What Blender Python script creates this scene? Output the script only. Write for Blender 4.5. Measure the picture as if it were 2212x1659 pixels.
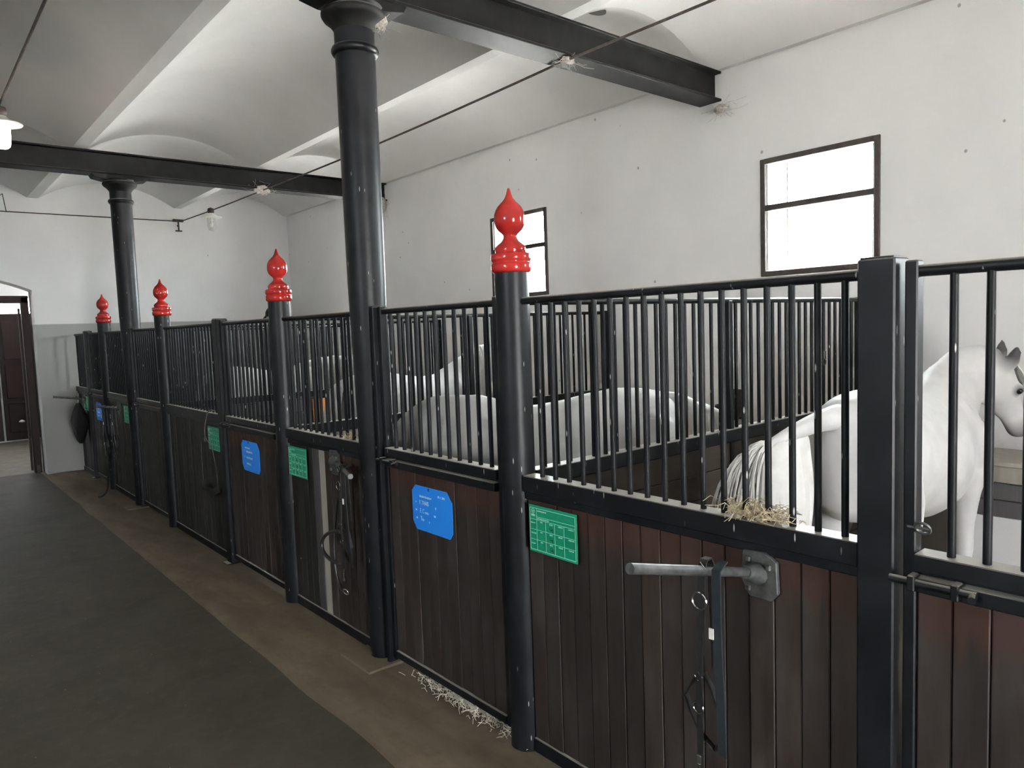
import bpy, bmesh, math, random
import numpy as np
from mathutils import Vector, Matrix, noise as mnoise

for o in list(bpy.data.objects):
    bpy.data.objects.remove(o)
SC = bpy.context.scene
COL = SC.collection
R = random.Random(7)
PI = math.pi

# ------------------------------------------------------------------ camera
cam = bpy.data.cameras.new('camera'); camo = bpy.data.objects.new('camera', cam); COL.objects.link(camo)
FW = Vector((0.644263, 0.760823, -0.077931)); RT = Vector((0.760882, -0.647929, -0.035303)); UP = Vector((0.077353, 0.036552, 0.996333))
camo.matrix_world = Matrix(((RT.x, UP.x, -FW.x, 0), (RT.y, UP.y, -FW.y, 0), (RT.z, UP.z, -FW.z, 2.0), (0, 0, 0, 1)))
cam.sensor_width = 36; cam.lens = 1574.77 / 2212 * 36; cam.clip_start = .02
SC.camera = camo

# ------------------------------------------------------------------ light
w = bpy.data.worlds.new('sky'); SC.world = w; w.use_nodes = True
bg = w.node_tree.nodes['Background']
bg.inputs[0].default_value = (.90, .95, 1.0, 1); bg.inputs[1].default_value = 60.0
sun = bpy.data.lights.new('sun', 'SUN'); sun.energy = 380; sun.angle = .01; sun.color = (1, .955, .93)
suno = bpy.data.objects.new('sun', sun); COL.objects.link(suno)
suno.rotation_euler = Vector((-.50, .16, -.85)).to_track_quat('-Z', 'Y').to_euler()
SC.view_settings.view_transform = 'Standard'; SC.view_settings.look = 'None'
SC.view_settings.gamma = 1; SC.view_settings.use_curve_mapping = False
SC.view_settings.exposure = 0.40
SC.cycles.use_denoising = True
SC.cycles.max_bounces = 9; SC.cycles.diffuse_bounces = 6; SC.cycles.transparent_max_bounces = 12
SC.cycles.caustics_reflective = False; SC.cycles.caustics_refractive = False
SC.cycles.sample_clamp_indirect = 30

def portal(loc, rot, sx, sy):
    l = bpy.data.lights.new('sky_portal', 'AREA'); l.shape = 'RECTANGLE'; l.size = sx; l.size_y = sy
    l.cycles.is_portal = True
    o = bpy.data.objects.new('sky_portal', l); o.location = loc; o.rotation_euler = rot; COL.objects.link(o)

# ------------------------------------------------------------------ layout numbers (metres)
XF, XW, XL = 2.18, 5.72, -4.40           # stall front, window wall, opposite wall
YB, YE = -6.0, 13.0                       # wall behind, end wall
YA, YP2, YP3, YP4 = 2.557, 5.182, 8.209, 10.961      # red-capped posts
YC1, YC2, YC0 = 3.886, 9.559, -1.787      # columns and beams
HT, HM = 2.115, 1.325                     # top rail, ledge
HB, HC = 3.914, 4.168                     # beam bottom, beam top

# ------------------------------------------------------------------ helpers
def link(o, parent=None):
    COL.objects.link(o)
    if parent is not None: o.parent = parent
    return o
def thing(name, label, cat, loc=(0, 0, 0), rz=0.0, group=None):
    o = bpy.data.objects.new(name, None); o.empty_display_size = .1
    o.location = loc; o.rotation_euler = (0, 0, rz); link(o)
    o['label'] = label; o['category'] = cat
    if group: o['group'] = group
    return o
def tag(o, label, cat, group=None):
    o['label'] = label; o['category'] = cat
    if group: o['group'] = group
    return o
class MB:
    def __init__(s): s.v = []; s.f = []
    def add(s, vs, fs):
        n = len(s.v); s.v += [tuple(p) for p in vs]; s.f += [tuple(i + n for i in q) for q in fs]; return s
    def box(s, c, d):
        x, y, z = c; a, b, e = d[0] / 2, d[1] / 2, d[2] / 2
        vs = [(x + i * a, y + j * b, z + k * e) for i in (-1, 1) for j in (-1, 1) for k in (-1, 1)]
        return s.add(vs, [(0, 1, 3, 2), (4, 6, 7, 5), (0, 4, 5, 1), (2, 3, 7, 6), (0, 2, 6, 4), (1, 5, 7, 3)])
    def box2(s, a, b):
        return s.box([(a[i] + b[i]) / 2 for i in range(3)], [abs(b[i] - a[i]) for i in range(3)])
    def tube(s, path, rad, n=10, cap=True, sq=1.0, hint=(0, 0, 1)):
        path = [Vector(p) for p in path]; m = len(path)
        if not hasattr(rad, '__len__'): rad = [rad] * m
        rings = []
        pu = None
        for i, p in enumerate(path):
            t = (path[min(i + 1, m - 1)] - path[max(i - 1, 0)]).normalized()
            if pu is None:
                h = Vector(hint)
                if abs(t.dot(h)) > .95: h = Vector((1, 0, 0))
                u = (h - t * h.dot(t)).normalized()
            else:
                u = (pu - t * pu.dot(t))
                u = u.normalized() if u.length > 1e-6 else pu
            pu = u; v = t.cross(u)
            rings.append([p + (u * math.cos(2 * PI * k / n) + v * math.sin(2 * PI * k / n) * sq) * rad[i] for k in range(n)])
        vs = [q for r_ in rings for q in r_]; fs = []
        for i in range(m - 1):
            for k in range(n):
                fs.append((i * n + k, i * n + (k + 1) % n, (i + 1) * n + (k + 1) % n, (i + 1) * n + k))
        if cap: fs.append(tuple(range(n))[::-1]); fs.append(tuple((m - 1) * n + k for k in range(n)))
        return s.add(vs, fs)
    def lathe(s, prof, c=(0, 0, 0), n=32):
        vs = []; fs = []; m = len(prof)
        for r_, z in prof:
            vs += [(c[0] + r_ * math.cos(2 * PI * k / n), c[1] + r_ * math.sin(2 * PI * k / n), c[2] + z) for k in range(n)]
        for i in range(m - 1):
            for k in range(n):
                fs.append((i * n + k, i * n + (k + 1) % n, (i + 1) * n + (k + 1) % n, (i + 1) * n + k))
        fs.append(tuple(range(n))[::-1]); fs.append(tuple((m - 1) * n + k for k in range(n)))
        return s.add(vs, fs)
    def ribbon(s, path, width, wd, th=.004):
        """strap along path, width direction wd, closed box section"""
        path = [Vector(p) for p in path]; m = len(path); vs = []; fs = []
        for i, p in enumerate(path):
            t = (path[min(i + 1, m - 1)] - path[max(i - 1, 0)]).normalized()
            d = Vector(wd); d = (d - t * d.dot(t)).normalized() * width / 2
            nn = t.cross(d).normalized() * th / 2
            vs += [p + d + nn, p - d + nn, p - d - nn, p + d - nn]
        for i in range(m - 1):
            for k in range(4): fs.append((i * 4 + k, i * 4 + (k + 1) % 4, (i + 1) * 4 + (k + 1) % 4, (i + 1) * 4 + k))
        fs.append((3, 2, 1, 0)); q = (m - 1) * 4; fs.append((q, q + 1, q + 2, q + 3))
        return s.add(vs, fs)
    def ring(s, c, r, tr, axis=(1, 0, 0), n=20, k=6, sx=1.0):
        a = Vector(axis).normalized(); h = Vector((0, 0, 1)) if abs(a.z) < .9 else Vector((1, 0, 0))
        u = (h - a * h.dot(a)).normalized(); v = a.cross(u); c = Vector(c); vs = []; fs = []
        for i in range(n):
            q = 2 * PI * i / n; d = u * math.cos(q) + v * math.sin(q) * sx
            for j in range(k):
                e = 2 * PI * j / k; vs.append(c + d * (r + tr * math.cos(e)) + a * tr * math.sin(e))
        for i in range(n):
            for j in range(k):
                fs.append((i * k + j, i * k + (j + 1) % k, ((i + 1) % n) * k + (j + 1) % k, ((i + 1) % n) * k + j))
        return s.add(vs, fs)
    def prism(s, poly, axis_from, axis_to):
        """poly: list of (a,b); extruded along x from..to; coords (x,a,b)"""
        n = len(poly); vs = [(axis_from, a, b) for a, b in poly] + [(axis_to, a, b) for a, b in poly]
        fs = [tuple(range(n))[::-1], tuple(range(n, 2 * n))] + [(k, (k + 1) % n, n + (k + 1) % n, n + k) for k in range(n)]
        return s.add(vs, fs)
    def mesh(s, name, mat, smooth=False, bevel=0.0, angle=40):
        me = bpy.data.meshes.new(name); me.from_pydata(s.v, [], s.f); me.update()
        bm = bmesh.new(); bm.from_mesh(me)
        bmesh.ops.recalc_face_normals(bm, faces=bm.faces)
        if bevel > 0:
            es = [e for e in bm.edges if len(e.link_faces) == 2 and e.calc_face_angle(0) > .6]
            bmesh.ops.bevel(bm, geom=es, offset=bevel, segments=1, affect='EDGES', profile=.5)
        bm.to_mesh(me); bm.free()
        if smooth:
            me.shade_smooth(); me.set_sharp_from_angle(angle=math.radians(angle))
        if mat is not None: me.materials.append(mat)
        return me
    def build(s, name, mat, parent=None, smooth=False, loc=(0, 0, 0), bevel=0.0, kind=None, label=None, angle=40):
        o = bpy.data.objects.new(name, s.mesh(name, mat, smooth, bevel, angle)); o.location = loc
        link(o, parent)
        if kind: o['kind'] = kind
        if label: o['label'] = label
        return o
def inst(me, name, parent, loc=(0, 0, 0), rot=(0, 0, 0), scale=(1, 1, 1), label=None):
    o = bpy.data.objects.new(name, me); o.location = loc; o.rotation_euler = rot; o.scale = scale
    if label: o['label'] = label
    return link(o, parent)
def bez(p, n):
    p = [Vector(q) for q in p]; out = []
    for i in range(n):
        t = i / (n - 1); q = list(p)
        while len(q) > 1: q = [q[k].lerp(q[k + 1], t) for k in range(len(q) - 1)]
        out.append(q[0])
    return out
def text(name, body, size, mat, parent, loc, rot, xs=1.0, align='LEFT'):
    cu = bpy.data.curves.new(name, 'FONT'); cu.body = body; cu.size = size; cu.align_x = align; cu.extrude = .0003; cu.resolution_u = 3
    t = bpy.data.objects.new(name, cu); COL.objects.link(t)
    dg = bpy.context.evaluated_depsgraph_get(); me = bpy.data.meshes.new_from_object(t.evaluated_get(dg))
    bpy.data.objects.remove(t); me.materials.clear(); me.materials.append(mat)
    return inst(me, name, parent, loc, rot, (xs, 1, 1))

# ------------------------------------------------------------------ materials
class NT:
    def __init__(s, name):
        s.m = bpy.data.materials.new(name); s.m.use_nodes = True; s.t = s.m.node_tree; s.b = s.t.nodes['Principled BSDF']
        s.co = s.n('ShaderNodeTexCoord')
    def n(s, typ, **kw):
        x = s.t.nodes.new(typ)
        for k, v in kw.items(): setattr(x, k, v)
        return x
    def l(s, a, b): s.t.links.new(a, b)
    def mapped(s, scale, coord='Object'):
        mp = s.n('ShaderNodeMapping'); mp.inputs['Scale'].default_value = scale; s.l(s.co.outputs[coord], mp.inputs[0]); return mp.outputs[0]
    def world(s, scale):
        g = s.n('ShaderNodeNewGeometry'); mp = s.n('ShaderNodeMapping'); mp.inputs['Scale'].default_value = scale; s.l(g.outputs['Position'], mp.inputs[0]); return mp.outputs[0]
    def noise(s, vec, scale=5, detail=4, rough=.55):
        x = s.n('ShaderNodeTexNoise'); x.inputs['Scale'].default_value = scale; x.inputs['Detail'].default_value = detail; x.inputs['Roughness'].default_value = rough
        s.l(vec, x.inputs['Vector']); return x.outputs['Fac']
    def ramp(s, fac, stops):
        x = s.n('ShaderNodeValToRGB'); e = x.color_ramp.elements
        while len(e) < len(stops): e.new(.5)
        for i, (p, c) in enumerate(stops): e[i].position = p; e[i].color = (*c, 1) if len(c) == 3 else c
        s.l(fac, x.inputs[0]); return x.outputs[0]
    def mix(s, fac, a, b, mode='MIX'):
        x = s.n('ShaderNodeMix', data_type='RGBA', blend_type=mode)
        for sock, v in ((x.inputs[0], fac), (x.inputs[6], a), (x.inputs[7], b)):
            if isinstance(v, bpy.types.NodeSocket): s.l(v, sock)
            elif isinstance(v, (int, float)): sock.default_value = v
            else: sock.default_value = (*v, 1)
        return x.outputs[2]
    def math(s, op, a, b=0.0, clamp=False):
        x = s.n('ShaderNodeMath', operation=op); x.use_clamp = clamp
        for sock, v in ((x.inputs[0], a), (x.inputs[1], b)):
            if isinstance(v, bpy.types.NodeSocket): s.l(v, sock)
            else: sock.default_value = v
        return x.outputs[0]
    def bump(s, h, strength=.3, dist=.01):
        x = s.n('ShaderNodeBump'); x.inputs['Strength'].default_value = strength; x.inputs['Distance'].default_value = dist
        s.l(h, x.inputs['Height']); s.l(x.outputs[0], s.b.inputs['Normal'])
    def out(s, col, rough=.5, metal=0.0, spec=.5):
        if isinstance(col, bpy.types.NodeSocket): s.l(col, s.b.inputs['Base Color'])
        else: s.b.inputs['Base Color'].default_value = (*col, 1)
        if isinstance(rough, bpy.types.NodeSocket): s.l(rough, s.b.inputs['Roughness'])
        else: s.b.inputs['Roughness'].default_value = rough
        s.b.inputs['Metallic'].default_value = metal; s.b.inputs['Specular IOR Level'].default_value = spec
        return s.m

def m_paint(name, base, rough=.42, specks=True, lit_dust=.35, sc=(40, 40, 8), spec=.5):
    k = NT(name); v = k.world((1, 1, 1))
    c = k.mix(k.ramp(k.noise(v, 6, 5), [(.42, (0, 0, 0)), (.75, (1, 1, 1))]), base, tuple(b * 1.8 + .003 for b in base))
    if lit_dust:       # dust on faces that look up, whitened to paint in window light
        g = k.n('ShaderNodeNewGeometry'); sp = k.n('ShaderNodeSeparateXYZ'); k.l(g.outputs['Normal'], sp.inputs[0])
        up = k.ramp(sp.outputs[2], [(.55, (0, 0, 0)), (.95, (1, 1, 1))])
        c = k.mix(k.math('MULTIPLY', up, lit_dust * 2), c, (.46, .43, .38))
    if specks:     # bird droppings
        vo = k.n('ShaderNodeTexVoronoi'); vo.inputs['Scale'].default_value = 1; k.l(k.world(sc), vo.inputs['Vector'])
        d = k.ramp(vo.outputs['Distance'], [(.075, (1, 1, 1)), (.13, (0, 0, 0))])
        sel = k.ramp(k.n('ShaderNodeSeparateColor').outputs[0], [(.5, (0, 0, 0)), (.6, (1, 1, 1))])
        sep = [x for x in k.t.nodes if x.type == 'SEPARATE_COLOR'][-1]; k.l(vo.outputs['Color'], sep.inputs[0])
        c = k.mix(k.math('MULTIPLY', d, sel), c, (.42, .41, .38))
    k.bump(k.noise(v, 60, 3), .08, .003)
    return k.out(c, rough, 0, spec)
M_BLACK = m_paint('black_paint', (.0045, .005, .0068), .42, spec=.28)
M_BAR = m_paint('bar_paint', (.004, .0045, .006), .48, lit_dust=.3, sc=(34, 34, 8), spec=.22)
M_BEAM = m_paint('beam_paint', (.006, .0058, .0055), .55, specks=False, lit_dust=.3, spec=.2)
M_RED = m_paint('red_gloss', (.28, .014, .011), .12, specks=False, lit_dust=0)

def m_plaster(name, stain):
    k = NT(name); v = k.world((1, 1, 1))
    c = k.mix(k.ramp(k.noise(v, 1.3, 5), [(.35, (0, 0, 0)), (.7, (1, 1, 1))]), (.715, .705, .70), (.77, .76, .75))
    if stain:
        g = k.n('ShaderNodeNewGeometry'); sp = k.n('ShaderNodeSeparateXYZ'); k.l(g.outputs['Position'], sp.inputs[0])
        lo = k.ramp(k.math('ADD', k.math('MULTIPLY', sp.outputs[2], .5), k.math('MULTIPLY', k.noise(v, 2.2, 5), .42)), [(.64, (1, 1, 1)), (.80, (0, 0, 0))])
        c = k.mix(k.math('MULTIPLY', lo, .62), c, (.22, .18, .13))
        sk = k.n('ShaderNodeTexVoronoi'); sk.inputs['Scale'].default_value = 3.3; k.l(k.world((1, 1, .8)), sk.inputs['Vector'])
        c = k.mix(k.math('MULTIPLY', k.ramp(sk.outputs['Distance'], [(.03, (1, 1, 1)), (.045, (0, 0, 0))]), .7), c, (.2, .18, .15))
    if stain == 'dado':
        g = k.n('ShaderNodeNewGeometry'); sp = k.n('ShaderNodeSeparateXYZ'); k.l(g.outputs['Position'], sp.inputs[0])
        d = k.ramp(k.math('MULTIPLY', sp.outputs[2], .25), [(.5715, (1, 1, 1)), (.5735, (0, 0, 0))])
        c = k.mix(d, c, (.36, .36, .345))
    k.bump(k.noise(v, 9, 6), .12, .02)
    return k.out(c, .85, 0, .25)
M_WALL = m_plaster('white_plaster', True)
M_CEIL = m_plaster('ceiling_plaster', False)
M_DADO = m_plaster('end_wall_plaster', 'dado')

def m_wood(name, c0, c1, c2, top=None, scale=(22, 22, 1.6), rough=.62):
    k = NT(name)
    oi = k.n('ShaderNodeObjectInfo'); off = k.n('ShaderNodeVectorMath', operation='SCALE'); off.inputs[3].default_value = 37.0
    cmb = k.n('ShaderNodeCombineXYZ')
    for i in range(3): k.l(oi.outputs['Random'], cmb.inputs[i])
    k.l(cmb.outputs[0], off.inputs[0])
    ad = k.n('ShaderNodeVectorMath', operation='ADD'); k.l(k.mapped(scale), ad.inputs[0]); k.l(off.outputs[0], ad.inputs[1])
    grain = k.noise(ad.outputs[0], 1, 6, .65)
    ad2 = k.n('ShaderNodeVectorMath', operation='ADD'); k.l(k.mapped((5, 5, 1.8)), ad2.inputs[0]); k.l(off.outputs[0], ad2.inputs[1])
    blot = k.noise(ad2.outputs[0], 1, 4)
    c = k.mix(k.ramp(grain, [(.3, (0, 0, 0)), (.7, (1, 1, 1))]), c0, c1)
    c = k.mix(k.math('MULTIPLY', k.ramp(blot, [(.45, (0, 0, 0)), (.72, (1, 1, 1))]), .75), c, c2)
    hv = k.n('ShaderNodeHueSaturation'); k.l(c, hv.inputs['Color'])
    k.l(k.math('ADD', k.math('MULTIPLY', oi.outputs['Random'], .65), .7), hv.inputs['Value']); c = hv.outputs[0]
    if top:
        g = k.n('ShaderNodeNewGeometry'); sp = k.n('ShaderNodeSeparateXYZ'); k.l(g.outputs['Position'], sp.inputs[0])
        tf = k.ramp(k.math('ADD', k.math('MULTIPLY', sp.outputs[2], .8), k.math('MULTIPLY', grain, .18)), [(.93, (0, 0, 0)), (1.06, (1, 1, 1))])
        c = k.mix(k.math('MULTIPLY', tf, .55), c, top)
    vo = k.n('ShaderNodeTexVoronoi'); vo.inputs['Scale'].default_value = 1; k.l(k.world((14, 14, 5)), vo.inputs['Vector'])
    sep = k.n('ShaderNodeSeparateColor'); k.l(vo.outputs['Color'], sep.inputs[0])
    d = k.math('MULTIPLY', k.ramp(vo.outputs['Distance'], [(.05, (1, 1, 1)), (.09, (0, 0, 0))]), k.ramp(sep.outputs[0], [(.7, (0, 0, 0)), (.75, (1, 1, 1))]))
    c = k.mix(d, c, (.35, .33, .3))
    k.bump(grain, .25, .004)
    return k.out(c, rough, 0, .35)
M_WOOD = m_wood('stained_board', (.017, .0115, .0095), (.034, .0225, .018), (.052, .045, .041), top=(.06, .021, .012))
M_WOODG = m_wood('grey_board', (.016, .0145, .014), (.028, .0255, .0245), (.036, .032, .031))
M_PALE = m_wood('pale_board', (.27, .25, .215), (.35, .325, .285), (.30, .275, .24))
M_MAUVE = m_wood('mauve_board', (.060, .055, .058), (.085, .078, .081), (.075, .069, .071))
M_DARKB = m_wood('dark_board', (.026, .019, .014), (.045, .032, .024), (.05, .04, .032), scale=(1.6, 22, 22))
M_YELB = m_wood('yellow_board', (.50, .38, .20), (.62, .48, .27), (.5, .4, .26), scale=(1.6, 22, 22))
M_ORGB = m_wood('orange_board', (.52, .21, .06), (.62, .28, .09), (.5, .2, .07), scale=(1.6, 22, 22))
M_DOORW = m_wood('brown_door_wood', (.012, .0045, .0035), (.02, .0075, .005), (.018, .009, .007))

def simple(name, col, rough=.5, metal=0.0, spec=.5, em=None, es=0):
    k = NT(name); m = k.out(col, rough, metal, spec)
    if em: k.b.inputs['Emission Color'].default_value = (*em, 1); k.b.inputs['Emission Strength'].default_value = es
    return m
def m_var(name, a, b, scale=8, rough=.6, metal=0.0, bump=0.0):
    k = NT(name); v = k.world((1, 1, 1)); nn = k.noise(v, scale, 5)
    if bump: k.bump(nn, bump, .01)
    return k.out(k.mix(k.ramp(nn, [(.35, (0, 0, 0)), (.68, (1, 1, 1))]), a, b), rough, metal)
M_GALV = m_var('galvanised_steel', (.06, .063, .063), (.12, .122, .12), 30, .45, .35)
M_CHROME = simple('chrome', (.75, .75, .75), .15, 1.0)
M_LEATHER = m_var('black_leather', (.010, .010, .011), (.02, .019, .019), 40, .45)
M_NAVY = m_var('navy_webbing', (.006, .010, .015), (.010, .016, .022), 60, .8)
M_MATTE = m_var('matte_black_twine', (.006, .006, .006), (.014, .013, .012), 60, .95, bump=.8)
M_ROPE = m_var('rope', (.06, .052, .042), (.11, .095, .075), 80, .9)
M_CABLE = m_var('dusty_cable', (.045, .035, .03), (.09, .07, .06), 25, .8)
M_COBWEB = m_var('dirty_web', (.30, .27, .235), (.62, .58, .52), 60, .95, bump=.4)
M_STRAW = m_var('straw', (.38, .31, .19), (.62, .53, .36), 50, .8)
M_STRAWP = m_var('light_leak_straw', (.55, .50, .40), (.75, .70, .60), 50, .8)  # straw whitened to paint in the light coming under a door
M_BLUE = m_var('blue_card', (.013, .25, .93), (.017, .27, .95), 3, .5)
M_GREEN = m_var('green_card', (.0, .27, .145), (.004, .30, .16), 6, .4)
M_WHITEINK = simple('white_print', (.62, .74, .86), .6)
M_GREENINK = simple('pale_green_print', (.34, .62, .50), .6)
M_SMUDGE = simple('dark_ink', (.003, .07, .035), .6)
M_FRAME = m_var('brown_window_steel', (.030, .022, .019), (.055, .042, .036), 20, .6)
M_REVEAL = m_plaster('reveal_plaster', False)
M_ENAMEL = m_var('white_enamel', (.75, .72, .66), (.8, .78, .73), 20, .3)
M_BROWNCAP = m_var('bakelite', (.03, .018, .012), (.05, .03, .022), 30, .4)
M_LITGLASS = simple('lit_lamp_glass', (1, .95, .85), .3, em=(1.0, .80, .60), es=24)
def m_thin_glass(name, tint=(1, 1, 1), gloss=.08):
    k = NT(name); tr = k.n('ShaderNodeBsdfTransparent'); gl = k.n('ShaderNodeBsdfGlossy'); mx = k.n('ShaderNodeMixShader')
    tr.inputs[0].default_value = (*tint, 1); gl.inputs['Roughness'].default_value = .05
    fr = k.n('ShaderNodeLayerWeight'); fr.inputs[0].default_value = .15
    k.l(k.math('ADD', k.math('MULTIPLY', fr.outputs['Facing'], .25), gloss), mx.inputs[0])
    k.l(tr.outputs[0], mx.inputs[1]); k.l(gl.outputs[0], mx.inputs[2])
    k.l(mx.outputs[0], [x for x in k.t.nodes if x.type == 'OUTPUT_MATERIAL'][0].inputs[0]); return k.m
M_PANE = m_thin_glass('window_glass', (.96, .98, .97), .05)
M_LAMPGLASS = m_thin_glass('lamp_glass', (.93, .93, .92), .16)

def m_floor():
    k = NT('aisle_floor'); v = k.world((1, 1, 1))
    n1 = k.noise(v, 2.2, 6, .6); n2 = k.noise(v, 14, 5, .6)
    c = k.mix(k.ramp(n1, [(.35, (0, 0, 0)), (.7, (1, 1, 1))]), (.052, .045, .032), (.074, .065, .047))
    c = k.mix(k.math('MULTIPLY', k.ramp(n2, [(.5, (0, 0, 0)), (.75, (1, 1, 1))]), .5), c, (.092, .081, .060))
    vo = k.n('ShaderNodeTexVoronoi'); vo.inputs['Scale'].default_value = 1; k.l(k.world((26, 9, 1)), vo.inputs['Vector'])
    sep = k.n('ShaderNodeSeparateColor'); k.l(vo.outputs['Color'], sep.inputs[0])
    d = k.math('MULTIPLY', k.ramp(vo.outputs['Distance'], [(.05, (1, 1, 1)), (.08, (0, 0, 0))]), k.ramp(sep.outputs[0], [(.85, (0, 0, 0)), (.87, (1, 1, 1))]))
    c = k.mix(d, c, (.19, .165, .115))
    k.bump(n2, .4, .006)
    return k.out(c, .75, 0, .3)
M_FLOOR = m_floor()
def m_kerb():
    k = NT('kerb_concrete'); v = k.world((1, 1, 1))
    n1 = k.noise(k.world((3, .8, 1)), 1.6, 6, .6); n2 = k.noise(v, 11, 5)
    c = k.mix(k.ramp(n1, [(.35, (0, 0, 0)), (.65, (1, 1, 1))]), (.10, .079, .053), (.165, .128, .086))
    c = k.mix(k.math('MULTIPLY', k.ramp(n2, [(.5, (0, 0, 0)), (.7, (1, 1, 1))]), .35), c, (.08, .067, .04))
    k.bump(n2, .3, .006)
    return k.out(c, .8, 0, .3)
M_KERB = m_kerb()
M_BED = m_var('straw_bedding', (.085, .072, .052), (.19, .16, .11), 14, .95, bump=.6)
M_YARD = m_var('yard_paving', (.45, .44, .42), (.55, .54, .51), 3, .9)
M_PAVE = m_var('lobby_floor', (.13, .115, .09), (.18, .16, .13), 5, .8)

def m_coat():
    k = NT('white_coat'); v = k.mapped((1, 1, 1))
    at = k.n('ShaderNodeAttribute'); at.attribute_name = 'pigment'
    c = k.mix(k.ramp(k.noise(v, 5, 4), [(.4, (0, 0, 0)), (.75, (1, 1, 1))]), (.56, .555, .55), (.45, .445, .44))
    c = k.mix(k.math('MULTIPLY', k.ramp(k.noise(v, 45, 3), [(.5, (0, 0, 0)), (.8, (1, 1, 1))]), .25), c, (.52, .50, .47))
    c = k.mix(at.outputs['Fac'], c, (.028, .025, .025))
    k.bump(k.noise(v, 90, 3), .12, .003)
    return k.out(c, .55, 0, .3)
M_COAT = m_coat()
M_HAIR = m_var('white_hair', (.56, .545, .52), (.66, .65, .63), 12, .5)
M_HAIRY = m_var('yellowed_hair', (.46, .40, .27), (.60, .54, .40), 12, .6)
M_EYE = simple('dark_eye', (.006, .005, .005), .08)
M_HOOF = m_var('hoof', (.05, .045, .04), (.09, .08, .07), 30, .5)

# ================================================================== SETTING
def struct(name, mb, mat, parent=None, smooth=False, bevel=0.0):
    o = mb.build(name, mat, parent, smooth, bevel=bevel)
    if parent is None: o['kind'] = 'structure'
    return o
KX = 1.63
b = MB(); b.add([(XL, YB - .6, 0), (KX, YB - .6, 0), (KX, YE + .5, 0), (XL, YE + .5, 0)], [(0, 1, 2, 3)])
b.box((0, 3, -.15), (9.5, 21, .2))
struct('floor', b, M_FLOOR)
# raised kerb strip in front of the boxes, slightly uneven edge
b = MB(); vs = []; fs = []; ny = 120
for i in range(ny + 1):
    y = YB + (YE + .5 - YB) * i / ny; e = .02 * mnoise.noise((0, y * 1.7, 0))
    dp = .05 * max(0, 1 - ((y - 3.08) / .52) ** 2)
    vs += [(KX - .06 + e, y, -.03), (KX + e, y, .006), (1.9, y, .012 + .004 * mnoise.noise((3, y * 2, 0))), (XF - .09, y, .010 - dp * .3), (XF - .02, y, .008 - dp), (XF + .1, y, .008 - dp)]
for i in range(ny):
    for k in range(5): fs.append((i * 6 + k, i * 6 + k + 1, i * 6 + k + 7, i * 6 + k + 6))
b.add(vs, fs); struct('trim_1', b, M_KERB, smooth=True)
b = MB(); nx, ny = 36, 190; vs = []; fs = []
for j in range(ny + 1):
    for i in range(nx + 1):
        x = XF + .1 + (XW - XF - .1) * i / nx; y = YB + (YE - YB) * j / ny
        vs.append((x, y, .008 + .035 * max(0, min(1, (x - 2.35) * 3)) * (1 + mnoise.noise((x * 3, y * 3, 1)))))
for j in range(ny):
    for i in range(nx): q = j * (nx + 1) + i; fs.append((q, q + 1, q + nx + 2, q + nx + 1))
b.add(vs, fs); o = struct('trim_2', b, M_BED, smooth=True)

# ---- walls with openings
WZ0, WZ1 = 2.352, 3.331
def wall_with_openings(xa, xb, openings):
    b = MB(); y = YB
    for (y0, y1, z0, z1) in openings:
        b.box2((xa, y, -.4), (xb, y0, 5.0)); b.box2((xa, y0, -.4), (xb, y1, z0)); b.box2((xa, y0, z1), (xb, y1, 5.0)); y = y1
    b.box2((xa, y, -.4), (xb, YE, 5.0)); return b
WINS = [(-1.28, -.30), (2.416, 3.399), (6.05, 7.05), (9.74, 10.74)]
struct('wall_right', wall_with_openings(XW, XW + .42, [(a, c, WZ0, WZ1) for a, c in WINS]), M_WALL)
WINL = [(.5, 1.48)]
struct('wall_left', wall_with_openings(XL - .42, XL, [(a, c, WZ0, WZ1) for a, c in WINL]), M_WALL)
b = MB(); b.box2((XL - .4, YB - .4, -.4), (-.2, YB, 5)); b.box2((1.2, YB - .4, -.4), (XW + .42, YB, 5)); b.box2((-.2, YB - .4, 2.5), (1.2, YB, 5))
struct('wall_back', b, M_WALL)
# end wall with an arched doorway
DX0, DX1, DZ = -.46, 1.672, 2.80
b = MB(); b.box2((XL - .4, YE, -.4), (DX0, YE + .42, 5)); b.box2((DX1, YE, -.4), (XW + .42, YE + .42, 5))
n = 16; vs = []
for i in range(n + 1):
    t = i / n; x = DX0 + (DX1 - DX0) * t; z = DZ + .24 * (1 - (2 * t - 1) ** 2)
    vs += [(x, YE, z), (x, YE + .42, z), (x, YE, 5), (x, YE + .42, 5)]
fs = []
for i in range(n):
    q = i * 4; fs += [(q, q + 4, q + 5, q + 1), (q, q + 2, q + 6, q + 4), (q + 1, q + 5, q + 7, q + 3)]
b.add(vs, fs); struct('wall_end', b, M_DADO)
# unseen slab over the vaults, added to block outside light
b = MB(); b.box2((XL - .45, YB - .45, 4.95), (XW + .45, YE + .45, 5.1))
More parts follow.
